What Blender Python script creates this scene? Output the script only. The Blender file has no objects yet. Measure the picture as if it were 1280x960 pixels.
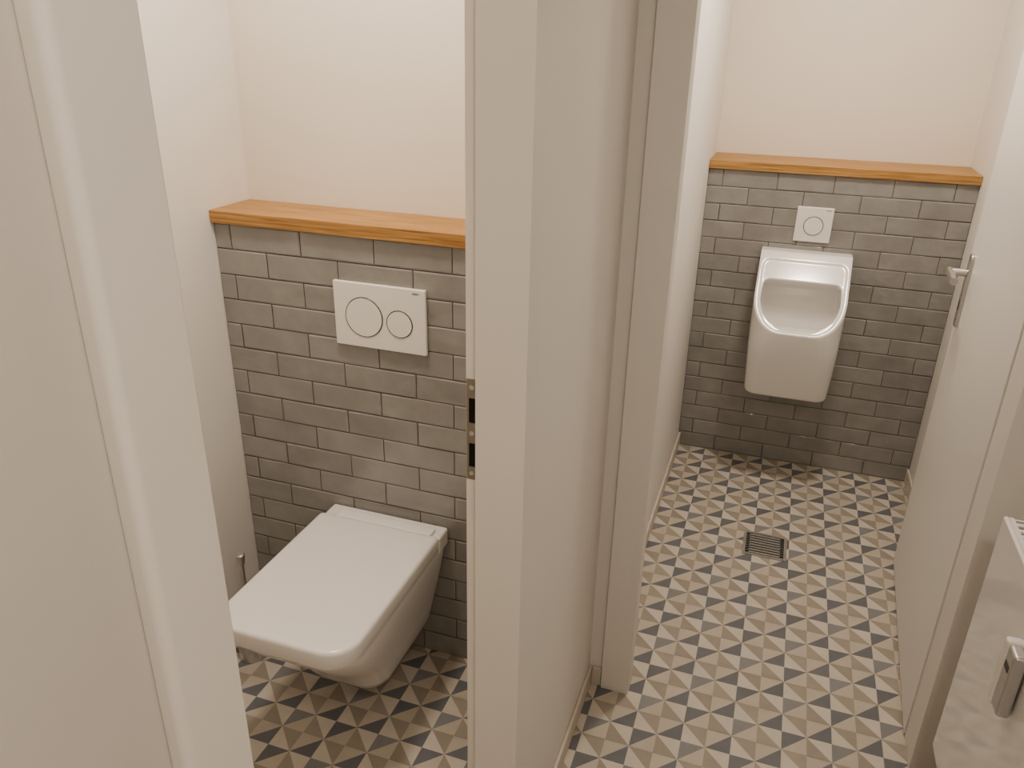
import bpy, bmesh, math, random
from mathutils import Vector, Matrix
random.seed(4)
COL = bpy.context.scene.collection

# ---------------------------------------------------------------- materials
def srgb(r, g, b):
    f = lambda c: (c/255/12.92) if c/255 <= .04045 else ((c/255+.055)/1.055)**2.4
    return (f(r), f(g), f(b), 1)

def mat(name, col, rough=.5, metal=0., bump=0., bscale=60., var=0., vscale=4., coat=0., island=0., spec=.5, bdist=.004):
    m = bpy.data.materials.new(name); m.use_nodes = True
    nt = m.node_tree; n = nt.nodes; l = nt.links
    p = n['Principled BSDF']
    p.inputs['Roughness'].default_value = rough
    p.inputs['Metallic'].default_value = metal
    p.inputs['Coat Weight'].default_value = coat
    p.inputs['Coat Roughness'].default_value = .08
    p.inputs['Specular IOR Level'].default_value = spec
    p.inputs['Base Color'].default_value = col
    tc = n.new('ShaderNodeTexCoord')
    if var or island:
        nz = n.new('ShaderNodeTexNoise'); nz.inputs['Scale'].default_value = vscale
        nz.inputs['Detail'].default_value = 4
        l.new(tc.outputs['Object'], nz.inputs['Vector'])
        mr = n.new('ShaderNodeMapRange'); mr.inputs['From Min'].default_value = .3; mr.inputs['From Max'].default_value = .7
        mr.inputs['To Min'].default_value = 1-var; mr.inputs['To Max'].default_value = 1+var
        l.new(nz.outputs['Fac'], mr.inputs['Value'])
        val = mr.outputs['Result']
        if island:
            g = n.new('ShaderNodeNewGeometry')
            m2 = n.new('ShaderNodeMapRange'); m2.inputs['To Min'].default_value = 1-island; m2.inputs['To Max'].default_value = 1+island
            l.new(g.outputs['Random Per Island'], m2.inputs['Value'])
            mm = n.new('ShaderNodeMath'); mm.operation = 'MULTIPLY'
            l.new(val, mm.inputs[0]); l.new(m2.outputs['Result'], mm.inputs[1]); val = mm.outputs[0]
        hs = n.new('ShaderNodeHueSaturation'); hs.inputs['Color'].default_value = col
        l.new(val, hs.inputs['Value']); l.new(hs.outputs['Color'], p.inputs['Base Color'])
    if bump:
        nb = n.new('ShaderNodeTexNoise'); nb.inputs['Scale'].default_value = bscale; nb.inputs['Detail'].default_value = 2
        l.new(tc.outputs['Object'], nb.inputs['Vector'])
        b = n.new('ShaderNodeBump'); b.inputs['Strength'].default_value = bump; b.inputs['Distance'].default_value = bdist
        l.new(nb.outputs['Fac'], b.inputs['Height']); l.new(b.outputs['Normal'], p.inputs['Normal'])
    return m

M = {}
M['wall'] = mat('wall_paint', srgb(234, 226, 213), .75, bump=.05, bscale=300, var=.01, vscale=2)
M['wall2'] = mat('partition_paint', srgb(237, 233, 227), .7, bump=.03, bscale=300, var=.006, vscale=2)
M['wall_shade'] = mat('near_wall_paint_shaded', srgb(214, 209, 202), .75, bump=.02, bscale=300, var=.006, vscale=2)  # wall paint darkened: the near-left wall's dimness is put into its colour
M['ceil'] = mat('ceiling_paint', srgb(238, 234, 226), .85, var=.01)
M['frame'] = mat('frame_lacquer', srgb(235, 231, 225), .5, bump=.01, bscale=300, spec=.35)
M['leaf'] = mat('door_lacquer', srgb(239, 236, 231), .4, bump=.01, bscale=200)
M['seal'] = mat('grey_rubber_seal', srgb(176, 170, 162), .7, var=.01)
M['base'] = mat('baseboard_paint', srgb(216, 208, 194), .5, var=.01)
M['tile'] = mat('grey_glazed_tile', srgb(157, 155, 151), .14, bump=.9, bscale=13, var=.08, vscale=12, coat=.5, island=.06, bdist=.007)
M['grout'] = mat('dark_grout', srgb(92, 88, 83), .9, var=.1, vscale=60)
M['f_cream'] = mat('floor_cream', srgb(214, 206, 194), .5, var=.03, vscale=30, island=.02)
M['f_beige'] = mat('floor_beige', srgb(202, 193, 179), .5, var=.03, vscale=30, island=.03)
M['f_dark'] = mat('floor_slate_grey', srgb(124, 126, 129), .5, var=.04, vscale=30, island=.06)
M['f_taupe'] = mat('floor_taupe', srgb(172, 163, 150), .5, var=.04, vscale=30, island=.06)
M['f_grout'] = mat('floor_grout', srgb(184, 177, 166), .85, var=.04, vscale=80)
M['f_mid'] = mat('floor_mid_grey', srgb(148, 148, 148), .5, var=.04, vscale=30, island=.05)
M['ceramic'] = mat('white_ceramic', srgb(239, 236, 232), .18, coat=.25, var=.004)
M['plastic'] = mat('white_plastic', srgb(240, 237, 231), .28, var=.004)
M['lid'] = mat('white_lid_plastic', srgb(240, 237, 233), .2, var=.004)
M['ring'] = mat('chrome_ring', srgb(110, 108, 104), .25, metal=.7, var=.02)
M['steel'] = mat('brushed_steel', srgb(202, 202, 202), .3, metal=.8, var=.04, vscale=40)
M['strike'] = mat('dull_strike_metal', srgb(158, 152, 144), .38, metal=.7, var=.05, vscale=40)
M['drain'] = mat('dull_drain_steel', srgb(180, 178, 174), .4, metal=.5, var=.06, vscale=60)
M['alu'] = mat('satin_chrome', srgb(206, 206, 205), .24, metal=.95, var=.02)
M['black'] = mat('dark_recess', srgb(22, 20, 19), .8, var=.05)
M['rad'] = mat('radiator_enamel', srgb(246, 244, 241), .11, coat=.45, var=.004)
M['radslot'] = mat('radiator_slot_shadow', srgb(90, 86, 80), .6, var=.03)
M['ink'] = mat('grey_print', srgb(95, 92, 88), .6, var=.02)

def oak():
    m = bpy.data.materials.new('oak_board'); m.use_nodes = True
    nt = m.node_tree; n = nt.nodes; l = nt.links; p = n['Principled BSDF']
    tc = n.new('ShaderNodeTexCoord'); mp = n.new('ShaderNodeMapping'); mp.inputs['Scale'].default_value = (3.6, 120, 120)
    l.new(tc.outputs['Object'], mp.inputs['Vector'])
    nz = n.new('ShaderNodeTexNoise'); nz.inputs['Scale'].default_value = 1.6; nz.inputs['Detail'].default_value = 8; nz.inputs['Distortion'].default_value = .5
    l.new(mp.outputs['Vector'], nz.inputs['Vector'])
    cr = n.new('ShaderNodeValToRGB')
    cr.color_ramp.elements[0].position = .3; cr.color_ramp.elements[0].color = srgb(148, 108, 66)
    cr.color_ramp.elements[1].position = .68; cr.color_ramp.elements[1].color = srgb(200, 160, 108)
    e = cr.color_ramp.elements.new(.5); e.color = srgb(180, 138, 88)
    l.new(nz.outputs['Fac'], cr.inputs['Fac']); l.new(cr.outputs['Color'], p.inputs['Base Color'])
    b = n.new('ShaderNodeBump'); b.inputs['Strength'].default_value = .12; b.inputs['Distance'].default_value = .002
    l.new(nz.outputs['Fac'], b.inputs['Height']); l.new(b.outputs['Normal'], p.inputs['Normal'])
    p.inputs['Roughness'].default_value = .42
    return m
M['oak'] = oak()

# ---------------------------------------------------------------- helpers
def box(bm, x0, x1, y0, y1, z0, z1, mi=0):
    v = [bm.verts.new(c) for c in ((x0,y0,z0),(x1,y0,z0),(x1,y1,z0),(x0,y1,z0),(x0,y0,z1),(x1,y0,z1),(x1,y1,z1),(x0,y1,z1))]
    for f in ((0,3,2,1),(4,5,6,7),(0,1,5,4),(1,2,6,5),(2,3,7,6),(3,0,4,7)):
        bm.faces.new([v[i] for i in f]).material_index = mi

def prism(bm, pts, z0, z1):
    a = [bm.verts.new((x, y, z0)) for x, y in pts]; b = [bm.verts.new((x, y, z1)) for x, y in pts]
    n = len(pts); bm.faces.new(a[::-1]); bm.faces.new(b)
    for i in range(n): bm.faces.new((a[i], a[(i+1)%n], b[(i+1)%n], b[i]))

def loft(bm, secs):
    rings = [[bm.verts.new(p) for p in s] for s in secs]
    n = len(rings[0])
    for A, B in zip(rings, rings[1:]):
        for i in range(n): bm.faces.new((A[i], A[(i+1)%n], B[(i+1)%n], B[i]))
    bm.faces.new(rings[0][::-1]); bm.faces.new(rings[-1])

def rrect(x0, x1, yb, yf, rf, rb, z, k=8):
    """outline in plan; yb = back (large y), yf = front (small y)"""
    pts = []
    for cx, cy, r, a0 in ((x1-rb, yb-rb, rb, 0), (x0+rb, yb-rb, rb, 90), (x0+rf, yf+rf, rf, 180), (x1-rf, yf+rf, rf, 270)):
        for i in range(k+1):
            a = math.radians(a0+90*i/k); pts.append((cx+r*math.cos(a), cy+r*math.sin(a), z))
    return pts

def cyl(bm, p, d, r, L, seg=32, r2=None):
    d = Vector(d).normalized(); q = d.to_track_quat('Z', 'Y').to_matrix()
    r2 = r if r2 is None else r2
    A = [bm.verts.new(Vector(p)+q@Vector((r*math.cos(2*math.pi*i/seg), r*math.sin(2*math.pi*i/seg), 0))) for i in range(seg)]
    B = [bm.verts.new(Vector(p)+q@Vector((r2*math.cos(2*math.pi*i/seg), r2*math.sin(2*math.pi*i/seg), L))) for i in range(seg)]
    bm.faces.new(A[::-1]); bm.faces.new(B)
    for i in range(seg): bm.faces.new((A[i], A[(i+1)%seg], B[(i+1)%seg], B[i]))

def torus(bm, c, R, r, seg=48, k=8):
    V = []
    for i in range(seg):
        a = 2*math.pi*i/seg; row = []
        for j in range(k):
            b = 2*math.pi*j/k; rr = R+r*math.cos(b); h = r*math.sin(b)
            row.append(bm.verts.new((c[0]+rr*math.cos(a), c[1]+h, c[2]+rr*math.sin(a))))
        V.append(row)
    for i in range(seg):
        for j in range(k):
            bm.faces.new((V[i][j], V[i][(j+1)%k], V[(i+1)%seg][(j+1)%k], V[(i+1)%seg][j]))

def obj(name, bm, m, parent=None, bevel=0., segs=2, smooth=False):
    bmesh.ops.recalc_face_normals(bm, faces=bm.faces)
    me = bpy.data.meshes.new(name); bm.to_mesh(me); bm.free()
    o = bpy.data.objects.new(name, me); COL.objects.link(o)
    for x in (m if isinstance(m, list) else [m]): me.materials.append(M[x])
    if bevel:
        b = o.modifiers.new('bevel', 'BEVEL'); b.width = bevel; b.segments = segs; b.limit_method = 'ANGLE'; b.angle_limit = math.radians(38)
    if smooth or bevel:
        for p in me.polygons: p.use_smooth = True
        if bevel and not smooth:
            w = o.modifiers.new('wn', 'WEIGHTED_NORMAL'); w.keep_sharp = False
    if parent is not None: o.parent = parent
    return o

def struct(name, bm, m, **k):
    o = obj(name, bm, m, **k)
    if o.parent is None: o['kind'] = 'structure'
    return o

def thing(name, label, cat, loc, group=None):
    o = bpy.data.objects.new(name, None); o.empty_display_size = .05; COL.objects.link(o); o.location = loc
    o['label'] = label; o['category'] = cat
    if group: o['group'] = group
    return o

def auto_smooth(o, deg=35):
    me = o.data
    bm = bmesh.new(); bm.from_mesh(me)
    for e in bm.edges:
        if len(e.link_faces) == 2 and e.calc_face_angle(0) > math.radians(deg): e.smooth = False
    for f in bm.faces: f.smooth = True
    bm.to_mesh(me); bm.free()

def text(name, s, size, mw, m, parent, depth=.0003):
    cu = bpy.data.curves.new(name, 'FONT'); cu.body = s; cu.size = size; cu.extrude = depth; cu.align_x = 'CENTER'; cu.align_y = 'CENTER'
    t = bpy.data.objects.new('tmp', cu); COL.objects.link(t)
    bpy.context.view_layer.update()
    me = bpy.data.meshes.new_from_object(t.evaluated_get(bpy.context.evaluated_depsgraph_get()))
    bpy.data.objects.remove(t)
    me.name = name; me.materials.clear(); me.materials.append(M[m])
    o = bpy.data.objects.new(name, me); COL.objects.link(o); o.parent = parent
    o.matrix_local = mw
    return o

# ---------------------------------------------------------------- dimensions
H = 2.5
XL, XR = -.318, .625          # vestibule side walls
TL, TR = -1.3423, -.388       # toilet cubicle
UL, UR = -.2906, .6378        # urinal room
YT, YU = 1.6252, 3.1788       # tile faces
YTB, YUB = 1.778, 3.42        # painted walls above the ledges
HT = 1.1887
Y2 = 1.665

# ---------------------------------------------------------------- floor
def floor():
    bm = bmesh.new()
    x0, x1, y0, y1 = -1.46, .76, -.8, 3.56
    box(bm, x0, x1, y0, y1, -.06, -.0008, 3)
    C = .0605; g = .0003
    ox, oy = UL, YU
    def q(pts, mi):
        f = bm.faces.new([bm.verts.new((x, y, 0)) for x, y in pts]); f.material_index = mi
    i0 = math.ceil((x0-ox)/(2*C)); i1 = math.floor((x1-ox)/(2*C)); j0 = math.ceil((y0-oy)/(2*C)); j1 = math.floor((y1-oy)/(2*C))
    for i in range(i0, i1):
        for j in range(j0, j1):
            cx = ox+(2*i+1)*C; cy = oy+(2*j+1)*C
            k = C-g
            cols = (1, 2, 4, 2) if (i+j) % 2 == 0 else (1, 2, 1, 2)
            lights = (5, 0, 5, 0)
            for a, col, lt in zip((0, 90, 180, 270), cols, lights):
                ca, sa = round(math.cos(math.radians(a))), round(math.sin(math.radians(a)))
                R = lambda x, y: (cx+x*ca-y*sa, cy+x*sa+y*ca)
                q([R(0,0), R(k,0), R(k,k)], col)
                q([R(0,0), R(k,k), R(0,k)], lt)
    me = bpy.data.meshes.new('floor')
    bm.normal_update()
    for f in bm.faces:
        if abs(f.calc_center_median().z) < .0005 and f.normal.z < 0: f.normal_flip()
    bm.to_mesh(me); bm.free()
    for n in ('f_cream', 'f_dark', 'f_taupe', 'f_grout', 'f_mid', 'f_beige'): me.materials.append(M[n])
    o = bpy.data.objects.new('floor', me); COL.objects.link(o); o['kind'] = 'structure'
floor()

bm = bmesh.new(); box(bm, -1.46, .76, -.8, 3.56, H, H+.06); struct('ceiling', bm, 'ceil')

# ---------------------------------------------------------------- walls
def wall(name, *bs, m='wall'):
    bm = bmesh.new()
    for b in bs: box(bm, *b)
    return struct(name, bm, m)
DH = 2.03
wall('wall_left', (TR, XL, -.7, .305, 0, H), m='wall_shade')
wall('wall_toilet_right', (TR, XL, .305, .998, DH, H), (TR, XL, .998, 1.745, 0, H), (TR, UL, 1.745, YUB, 0, H), m='wall2')
wall('wall_doorway', (XL, -.236, Y2, 1.745, 0, H), (-.236, .52, Y2, 1.745, DH, H), (.52, .74, Y2, 1.745, 0, H), m='wall2')
wall('wall_right', (XR, XR+.1, -.7, Y2, 0, H), m='wall2')
wall('wall_urinal_right', (UR, UR+.1, 1.745, YUB, 0, H), m='wall2')
wall('wall_back', (-1.45, .74, -.8, -.7, 0, H))
wall('wall_toilet_left', (TL-.1, TL, .15, YTB, 0, H), m='wall2')
wall('wall_toilet_near', (TL-.1, TR, .15, .25, 0, H))
wall('wall_toilet_far', (TL-.1, TR, YTB, YTB+.1, 0, H))
wall('wall_urinal_far', (TR, UR+.1, YUB, YUB+.1, 0, H))

def tiled(name, x0, x1, y, first, yback):
    bm = bmesh.new()
    box(bm, x0, x1, y+.0030, yback, 0, HT, 1)
    n = 18; rh = HT/n; g = .0010
    for r in range(n):
        z1 = HT-r*rh; z0 = z1-rh
        js = x0+first+(.1 if r % 2 else 0)-.2
        xs = [x0]
        while js < x1:
            if js > x0+.004: xs.append(js)
            js += .2
        xs.append(x1)
        for a, b in zip(xs, xs[1:]):
            if b-a < .004: continue
            a2, b2, c2, d2 = a+g, b-g, z0+g, z1-g
            dy = random.uniform(0, .0006); t = .0035; e = .0036
            tx = random.uniform(-.0009, .0009); tz = random.uniform(-.0006, .0006)
            O = [bm.verts.new((X, y+t+.002, Z)) for X, Z in ((a2,c2),(b2,c2),(b2,d2),(a2,d2))]
            P = [bm.verts.new((X, y+.0016, Z)) for X, Z in ((a2,c2),(b2,c2),(b2,d2),(a2,d2))]
            I = [bm.verts.new((X, y+dy+sx*tx+sz*tz, Z)) for X, Z, sx, sz in ((a2+e,c2+e,-1,-1),(b2-e,c2+e,1,-1),(b2-e,d2-e,1,1),(a2+e,d2-e,-1,1))]
            bm.faces.new(I)
            for k in range(4):
                bm.faces.new((P[k], P[(k+1)%4], I[(k+1)%4], I[k]))
                bm.faces.new((O[k], O[(k+1)%4], P[(k+1)%4], P[k])).material_index = 1
    return struct(name, bm, ['tile', 'grout'])
tiled('wall_toilet_tiled', TL, TR, YT, .0465, YTB)
tiled('wall_urinal_tiled', UL, UR, YU, .0562, YUB)

# baseboards
def bb(name, *b):
    bm = bmesh.new(); box(bm, *b); struct(name, bm, 'base', bevel=.003)
bb('baseboard_left', XL, XL+.009, 1.028, Y2, 0, .06)
bb('baseboard_doorway', XL+.009, -.2825, Y2-.009, Y2, 0, .06)
bb('baseboard_urinal_left', UL, UL+.010, 1.76, YU, 0, .06)
bb('baseboard_urinal_right', UR-.010, UR, 1.76, YU, 0, .06)
bb('baseboard_near', XL, XL+.009, -.7, .277, 0, .06)

# door frames
def frame1():
    bm = bmesh.new()
    xo, xi, fo, fi, xs = -.303, -.400, XL, TR, -.381
    for y, s in ((.335, -1), (.968, 1)):
        c = y+s*.0565; l = y+s*.03; st = y+s*.012
        r = .007 if s < 0 else .004
        arc = [(xo-r+r*math.cos(a), c-s*r+s*r*math.sin(a)) for a in [math.pi/2*k/6 for k in range(7)]]
        prism(bm, [(xo, y)]+arc+[(fo, c), (fo, l), (fi, l), (fi, c), (xi, c), (xi, st), (xs, st), (xs, y)], 0, 2.055)
    box(bm, xi, xo, .335, .968, 2.0, 2.03)
    box(bm, fo, xo, .335, .968, 2.03, 2.055); box(bm, xi, fi, .335, .968, 2.03, 2.055)
    return struct('trim_1', bm, 'frame', bevel=.0015, segs=2)
t1 = frame1()
bm = bmesh.new()
x0, x1 = -.3985, -.3815; Y = .980
zs = [1.0, 1.022, 1.062, 1.096, 1.136, 1.166]
xa, xb = x0+.004, x1-.003
for i in range(5):
    if i in (1, 3):
        box(bm, x0, xa, Y-.0015, Y+.001, zs[i], zs[i+1]); box(bm, xb, x1, Y-.0015, Y+.001, zs[i], zs[i+1])
    else: box(bm, x0, x1, Y-.0015, Y+.001, zs[i], zs[i+1])
sp = obj('strike_plate', bm, 'strike', t1)
bm = bmesh.new()
for i in (1, 3): box(bm, xa, xb, Y-.0006, Y+.0005, zs[i], zs[i+1])
obj('latch_hole', bm, 'black', sp)
for z in (1.011, 1.079, 1.153):
    bm = bmesh.new(); cyl(bm, ((x0+x1)/2, Y-.001, z), (0,-1,0), .004, .0012, 16); obj('screw', bm, 'alu', sp)

def frame2():
    bm = bmesh.new()
    yo, yi, fo, fi, ys = 1.6515, 1.757, Y2, 1.745, 1.712
    for x, s in ((-.206, -1), (.49, 1)):
        c = x+s*.0754; l = x+s*.03; st = x+s*(.013 if s < 0 else .002)
        prism(bm, [(x, yo), (c, yo), (c, fo), (l, fo), (l, fi), (c, fi), (c, yi), (st, yi), (st, ys), (x, ys)], 0, 2.055)
    box(bm, -.206, .49, yo, yi, 2.0, 2.03)
    box(bm, -.206, .49, yo, fo, 2.03, 2.055); box(bm, -.206, .49, fi, yi, 2.03, 2.055)
    return struct('trim_2', bm, 'frame', bevel=.0015, segs=2)
t2 = frame2()
bm = bmesh.new(); box(bm, -.2185, -.208, 1.711, 1.718, 0, 2.0); obj('rubber_seal', bm, 'seal', t2)

# open door leaf of the urinal room (hinged on the right, swung inwards, rebated edge)
near = Vector((.4885, 1.760, 0)); far = Vector((.534, 2.563, 0))
L = (far-near).length; ang = math.atan2(-(far-near).x, (far-near).y)
bm = bmesh.new()
prism(bm, [(0, .0), (0, L), (.024, L), (.024, L+.013), (.040, L+.013), (.040, 0)], .006, 1.985)
door = struct('door_1', bm, 'leaf', bevel=.0018); door.location = near; door.rotation_euler = (0, 0, ang)
def stadium(bm, y0, y1, z0, z1, xa, xb, r, k=6):
    P = []
    for cy, cz, a0 in ((y1-r, z1-r, 0), (y0+r, z1-r, 90), (y0+r, z0+r, 180), (y1-r, z0+r, 270)):
        for i in range(k+1):
            a = math.radians(a0+90*i/k); P.append((cy+r*math.cos(a), cz+r*math.sin(a)))
    A = [bm.verts.new((xa, y, z)) for y, z in P]; B = [bm.verts.new((xb, y, z)) for y, z in P]
    bm.faces.new(A); bm.faces.new(B[::-1])
    for i in range(len(P)): bm.faces.new((A[i], A[(i+1)%len(P)], B[(i+1)%len(P)], B[i]))
hy = L-.062
bm = bmesh.new()
stadium(bm, hy-.02, hy+.02, .875, 1.09, -.009, .0, .012)
esc = obj('handle_plate', bm, 'alu', door, bevel=.002)
bm = bmesh.new()
cyl(bm, (-.009, hy, 1.035), (-1, 0, 0), .0105, .044, 24)
cyl(bm, (-.052, hy+.0105, 1.035), (0, -1, 0), .0105, .13, 24)
lv = obj('lever', bm, 'alu', esc); auto_smooth(lv)
bm = bmesh.new(); box(bm, -.0098, -.0085, hy-.003, hy+.003, .925, .955); obj('keyhole', bm, 'black', esc)
bm = bmesh.new(); box(bm, .004, .020, L-.0005, L+.0015, .9, 1.13); obj('lock_faceplate', bm, 'steel', door)

# ---------------------------------------------------------------- ledges
def ledge(name, label, x0, x1, y0, y1):
    o = thing(name, label, 'ledge', ((x0+x1)/2, (y0+y1)/2, HT), 'oak ledges on the tiled half walls')
    bm = bmesh.new(); w = (x1-x0)/2-.001; d = (y1-y0)/2
    box(bm, -w, w, -d, d-.001, 0, .031)
    obj('oak_board', bm, 'oak', o, bevel=.001)
    return o
ledge('oak_ledge', 'oak board ledge on the grey tiled wall behind the toilet', TL, TR, YT-.012, YTB)
ledge('oak_ledge', 'oak board ledge on the grey tiled wall above the urinal', UL, UR, YU-.012, YUB)

# ---------------------------------------------------------------- toilet
TX = -.885
t = thing('toilet', 'white wall hung toilet with closed square lid', 'toilet', (TX, YT, 0))
def S(z, hw, front, rf, rb=.02, back=-.001): return rrect(-hw, hw, back, front, rf, rb, z, 10)
bm = bmesh.new()
loft(bm, [S(.108, .096, -.284, .05), S(.114, .108, -.300, .06), S(.135, .116, -.316, .07), S(.18, .125, -.345, .075), S(.23, .136, -.388, .078),
          S(.28, .147, -.434, .078), S(.32, .155, -.471, .076), S(.355, .161, -.498, .074), S(.375, .1635, -.510, .071), S(.384, .1640, -.5130, .070), S(.388, .163, -.512, .069)])
b = obj('bowl', bm, 'ceramic', t, smooth=True); auto_smooth(b, 50)
bm = bmesh.new(); box(bm, -.171, .171, -.060, -.001, .384, .434)
obj('rear_shelf', bm, 'ceramic', t, bevel=.007, segs=4)
bm = bmesh.new()
def Sd(z, i): return S(z, .158-i, -.507+i, .067-i, .012, -.078-i)
loft(bm, [Sd(.3885, .003), Sd(.3895, .001), Sd(.391, .0), Sd(.3960, .0), Sd(.397, .001), Sd(.3975, .003)])
s = obj('seat', bm, 'lid', t); auto_smooth(s, 50)
bm = bmesh.new()
def Ld(z, i): return S(z, .1735-i, -.539+i, .070-i*.6, .010, -.0650-i)
loft(bm, [Ld(.3995, .005), Ld(.4003, .002), Ld(.4030, 0), Ld(.4365, 0), Ld(.4405, .0010), Ld(.4434, .0028), Ld(.4452, .0054), Ld(.4462, .0090), Ld(.4470, .017), Ld(.4477, .032), Ld(.4482, .055)])
s = obj('lid', bm, 'lid', t, smooth=True)
bm = bmesh.new(); box(bm, -.130, .148, -.064, -.030, .425, .4430)
obj('hinge_cover', bm, 'lid', t, bevel=.005, segs=4)

# ---------------------------------------------------------------- flush plates
def plate(label, X, Z, w, h, y, btns, tx, tz):
    o = thing('flush_plate', label, 'flush plate', (X, y, Z), 'white flush plates')
    bm = bmesh.new(); box(bm, -w/2, w/2, -.011, 0, -h/2, h/2)
    p = obj('plate', bm, 'plastic', o, bevel=.003, segs=3)
    for bx, bz, r in btns:
        bm = bmesh.new(); cyl(bm, (bx, -.0105, bz), (0, -1, 0), r-.001, .0022, 64); bt = obj('button', bm, 'plastic', o); auto_smooth(bt)
        bm = bmesh.new(); torus(bm, (bx, -.0112, bz), r, .0016); rg = obj('ring', bm, 'ring', bt, smooth=True)
    text('lettering', 'GEBERIT', .0052, Matrix.Translation((tx, -.0112, tz)) @ Matrix.Rotation(math.pi/2, 4, 'X'), 'ink', p)
plate('white rectangular dual flush plate with two round buttons above the toilet', -.8831, .9971, .246, .164, YT, [(-.041, -.003, .0495), (.054, -.009, .0335)], .098, .071)
plate('small square white flush plate with one round button above the urinal', .1164, 1.0063, .13, .13, YU, [(0, -.004, .034)], .047, .056)

# ---------------------------------------------------------------- urinal
u = thing('urinal', 'white ceramic urinal mounted on the grey tiled wall', 'urinal', (.108, YU, 0))
def U(z, hw, d, r, d0=.0): return rrect(-hw, hw, -d0, -d, r, .004, z, 10)
bm = bmesh.new()
loft(bm, [U(.384, .138, .226, .036), U(.387, .146, .235, .041), U(.394, .150, .240, .046), U(.412, .152, .245, .050), U(.46, .154, .256, .056), U(.52, .157, .270, .066), U(.58, .160, .283, .080), U(.625, .161, .291, .094), U(.66, .162, .296, .105), U(.74, .163, .299, .110), U(.95, .164, .299, .110)])
body = obj('basin', bm, 'ceramic', u, smooth=True)
def helper(bm):
    bmesh.ops.recalc_face_normals(bm, faces=bm.faces)
    me = bpy.data.meshes.new('cut'); bm.to_mesh(me); bm.free()
    o = bpy.data.objects.new('cut', me); COL.objects.link(o); o.parent = u; return o
bm = bmesh.new()   # everything in front of the slanted rim plane
prof = [(-.060, .908), (-.30, .655), (-.60, .33), (-.60, 1.2), (.1, 1.2), (.1, .908)]
A = [bm.verts.new((-.4, y, z)) for y, z in prof]; B = [bm.verts.new((.4, y, z)) for y, z in prof]
bm.faces.new(A); bm.faces.new(B[::-1])
for i in range(len(prof)): bm.faces.new((A[i], A[(i+1)%len(prof)], B[(i+1)%len(prof)], B[i]))
c1 = helper(bm)
bm = bmesh.new()   # very shallow inset just inside the rim, parallel to the slanted plane
zp = lambda y: .908-1.0542*(-y-.060)
out = rrect(-.151, .151, -.084, -.290, .100, .024, 0, 10)
loft(bm, [[(x*.985, y, zp(y)-.0045) for x, y, _ in out], [(x, y, zp(y)+.004) for x, y, _ in out], [(x, y, 1.3) for x, y, _ in out]])
c3 = helper(bm)
bm = bmesh.new()
def V(z, hw, d0, d, r, rb=.02): return rrect(-hw, hw, -d0, -d, r, rb, z, 10)
loft(bm, [V(.575, .05, .15, .20, .02), V(.59, .085, .12, .235, .05), V(.62, .112, .096, .262, .085), V(.66, .132, .088, .2785, .098), V(.71, .139, .087, .280, .098), V(.75, .140, .092, .280, .098), V(.785, .138, .110, .280, .085), V(.805, .136, .134, .281, .07), V(.83, .134, .143, .282, .065), V(.98, .132, .143, .282, .06)])
c2 = helper(bm)
bpy.context.view_layer.update()
for c in (c1, c3, c2):
    m = body.modifiers.new('cut', 'BOOLEAN'); m.operation = 'DIFFERENCE'; m.solver = 'EXACT'; m.object = c
r = body.modifiers.new('rm', 'REMESH'); r.mode = 'VOXEL'; r.voxel_size = .0028; r.use_smooth_shade = True
s = body.modifiers.new('sm', 'SMOOTH'); s.factor = .5; s.iterations = 8
bpy.context.view_layer.update()
me = bpy.data.meshes.new_from_object(body.evaluated_get(bpy.context.evaluated_depsgraph_get()))
body.modifiers.clear(); body.data = me
for p in me.polygons: p.use_smooth = True
if not me.materials: me.materials.append(M['ceramic'])
for c in (c1, c2, c3): bpy.data.objects.remove(c)

# ---------------------------------------------------------------- floor drain
d = thing('floor_drain', 'square steel floor drain grate in the patterned floor', 'drain', (.112, 2.506, 0))
bm = bmesh.new(); w = .074; q = .064
box(bm, -w, w, -w, -q, 0, .003); box(bm, -w, w, q, w, 0, .003); box(bm, -w, -q, -q, q, 0, .003); box(bm, q, w, -q, q, 0, .003)
obj('frame', bm, 'drain', d)
bm = bmesh.new(); box(bm, -q, q, -q, q, .0002, .0008); obj('recess', bm, 'black', d)
bm = bmesh.new()
for k in range(8):
    y = -q+.003+k*.01590
    box(bm, -q+.001, q-.001, y, y+.0100, .0008, .0028)
box(bm, -q+.001, -q+.012, -q+.001, q-.001, .0008, .0028); box(bm, q-.012, q-.001, -q+.001, q-.001, .0008, .0028)
obj('grate', bm, 'drain', d)

# ---------------------------------------------------------------- toilet brush
b = thing('toilet_brush', 'metal toilet brush in its holder left of the toilet, knob tip showing', 'toilet brush', (-1.24, 1.435, 0))
bm = bmesh.new(); cyl(bm, (0, 0, 0), (0, 0, 1), .038, .10, 40); cyl(bm, (0, 0, .10), (0, 0, 1), .038, .006, 40, .012)
o = obj('holder', bm, 'steel', b); auto_smooth(o)
bm = bmesh.new(); cyl(bm, (0, 0, .10), (0, 0, 1), .0065, .225, 20); cyl(bm, (0, 0, .313), (0, 0, 1), .010, .028, 24, .0125); cyl(bm, (0, 0, .341), (0, 0, 1), .0125, .003, 24, .009)
o = obj('handle', bm, 'steel', b); auto_smooth(o)

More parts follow.
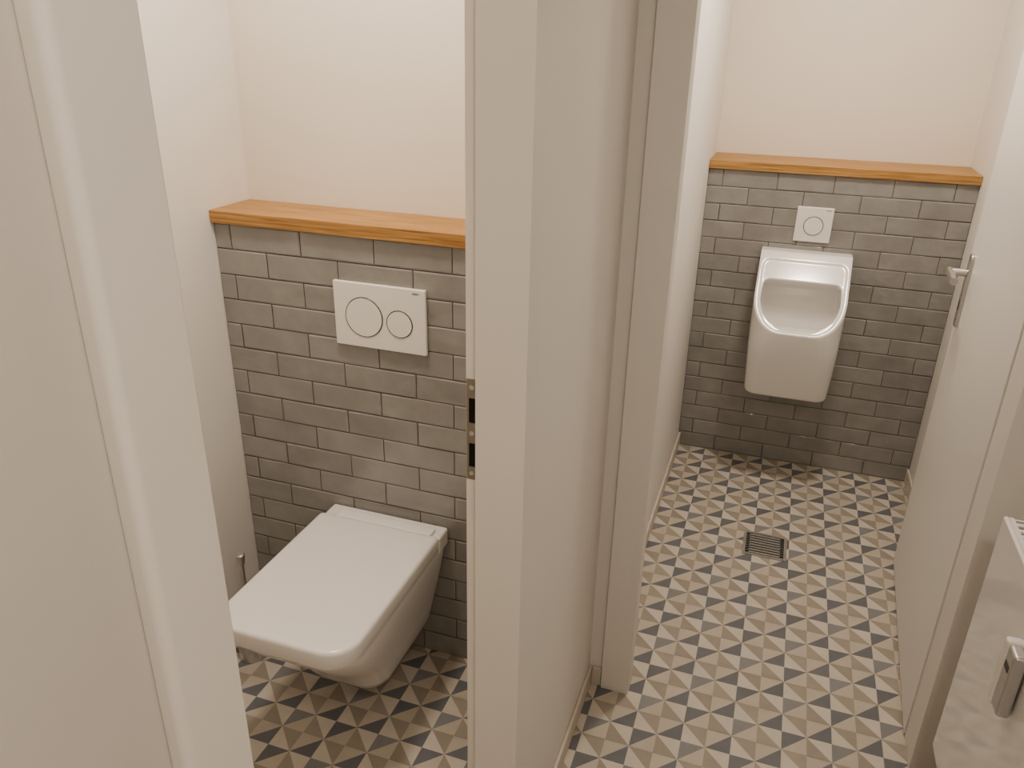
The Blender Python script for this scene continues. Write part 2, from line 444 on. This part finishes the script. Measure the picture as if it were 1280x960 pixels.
# ---------------------------------------------------------------- radiator
RX0, RX1, RY0, RY1, RZ0, RZ1 = .48, .585, .30, 1.515, .22, .81
r = thing('radiator', 'white panel radiator on the right wall with a heat meter', 'radiator', (.54, .9, RZ0))
def rb(name, m, b, **k):
    bm = bmesh.new()
    for q in b: box(bm, q[0]-.54, q[1]-.54, q[2]-.9, q[3]-.9, q[4]-RZ0, q[5]-RZ0)
    return obj(name, bm, m, r, **k)
rb('front_panel', 'rad', [(RX0, RX0+.010, RY0, RY1, RZ0, RZ1)], bevel=.004, segs=4)
rb('rear_panel', 'rad', [(RX1-.012, RX1, RY0, RY1, RZ0, RZ1-.01)], bevel=.004)
rb('side_cover', 'rad', [(RX0+.008, RX1-.010, RY1-.006, RY1-.001, RZ0+.02, RZ1-.004)])
rb('side_cover', 'rad', [(RX0+.008, RX1-.010, RY0+.001, RY0+.006, RZ0+.02, RZ1-.004)])
g = []
n = 58; st = (RY1-RY0-.02)/n
for k in range(n): g.append((RX0+.014, RX1-.016, RY0+.01+k*st, RY0+.01+k*st+st*.5, RZ1-.005, RZ1-.001))
for xx in (RX0+.009, (RX0+RX1)/2-.004, RX1-.019): g.append((xx, xx+.008, RY0+.004, RY1-.004, RZ1-.005, RZ1))
rb('top_grille', 'rad', g)
rb('convector_fins', 'radslot', [(RX0+.012, RX1-.014, RY0+.01, RY1-.01, RZ0+.05, RZ1-.03)])
for yy in (.50, 1.30):
    rb('wall_bracket', 'rad', [(RX1-.004, XR-.0005, yy, yy+.04, RZ0+.05, RZ1-.06)])
mt = rb('heat_meter', 'steel', [(RX0-.024, RX0-.003, 1.200, 1.238, .600, .726)], bevel=.006, segs=4)
bm = bmesh.new(); box(bm, RX0-.028-.54, RX0+.001-.54, 1.234-.9, 1.254-.9, .596-RZ0, .730-RZ0); obj('cover_strip', bm, 'plastic', mt, bevel=.006, segs=3)
bm = bmesh.new(); box(bm, RX0-.0248-.54, RX0-.0235-.54, 1.210-.9, 1.230-.9, .686-RZ0, .698-RZ0); obj('display', bm, 'ink', mt)

# ---------------------------------------------------------------- lights
def area(name, loc, size, power, col):
    l = bpy.data.lights.new(name, 'AREA'); l.shape = 'DISK'; l.size = size; l.energy = power; l.color = col
    o = bpy.data.objects.new(name, l); COL.objects.link(o); o.location = loc
area('toilet_lamp', (-.88, 1.26, 2.34), .2, 10.2, (1, .892, .785))
area('urinal_lamp', (.17, 2.48, 2.34), .2, 12.2, (1, .892, .785))
area('vestibule_lamp', (.32, -.14, 2.44), .28, 7.6, (1, .905, .815))
w = bpy.data.worlds.new('world'); bpy.context.scene.world = w; w.use_nodes = True
w.node_tree.nodes['Background'].inputs['Color'].default_value = (.05, .045, .04, 1)
try: bpy.context.scene.view_settings.look = 'AgX - Medium High Contrast'
except Exception: pass

# ---------------------------------------------------------------- camera
f_, th, ps, ro, hc = 987.94, .4088, .3237, .0209, 1.6159
fh = Vector((-math.sin(ps), math.cos(ps), 0)); z = Vector((0, 0, 1)); rr = Vector((math.cos(ps), math.sin(ps), 0))
F = math.cos(th)*fh-math.sin(th)*z; uu = math.sin(th)*fh+math.cos(th)*z
R = rr*math.cos(ro)+uu*math.sin(ro); Up = -rr*math.sin(ro)+uu*math.cos(ro)
cam = bpy.data.cameras.new('camera'); co = bpy.data.objects.new('camera', cam); COL.objects.link(co)
cam.sensor_width = 36; cam.lens = f_*36/1280; cam.clip_start = .01
co.matrix_world = Matrix(((R.x, Up.x, -F.x, 0), (R.y, Up.y, -F.y, 0), (R.z, Up.z, -F.z, hc), (0, 0, 0, 1)))
bpy.context.scene.camera = co
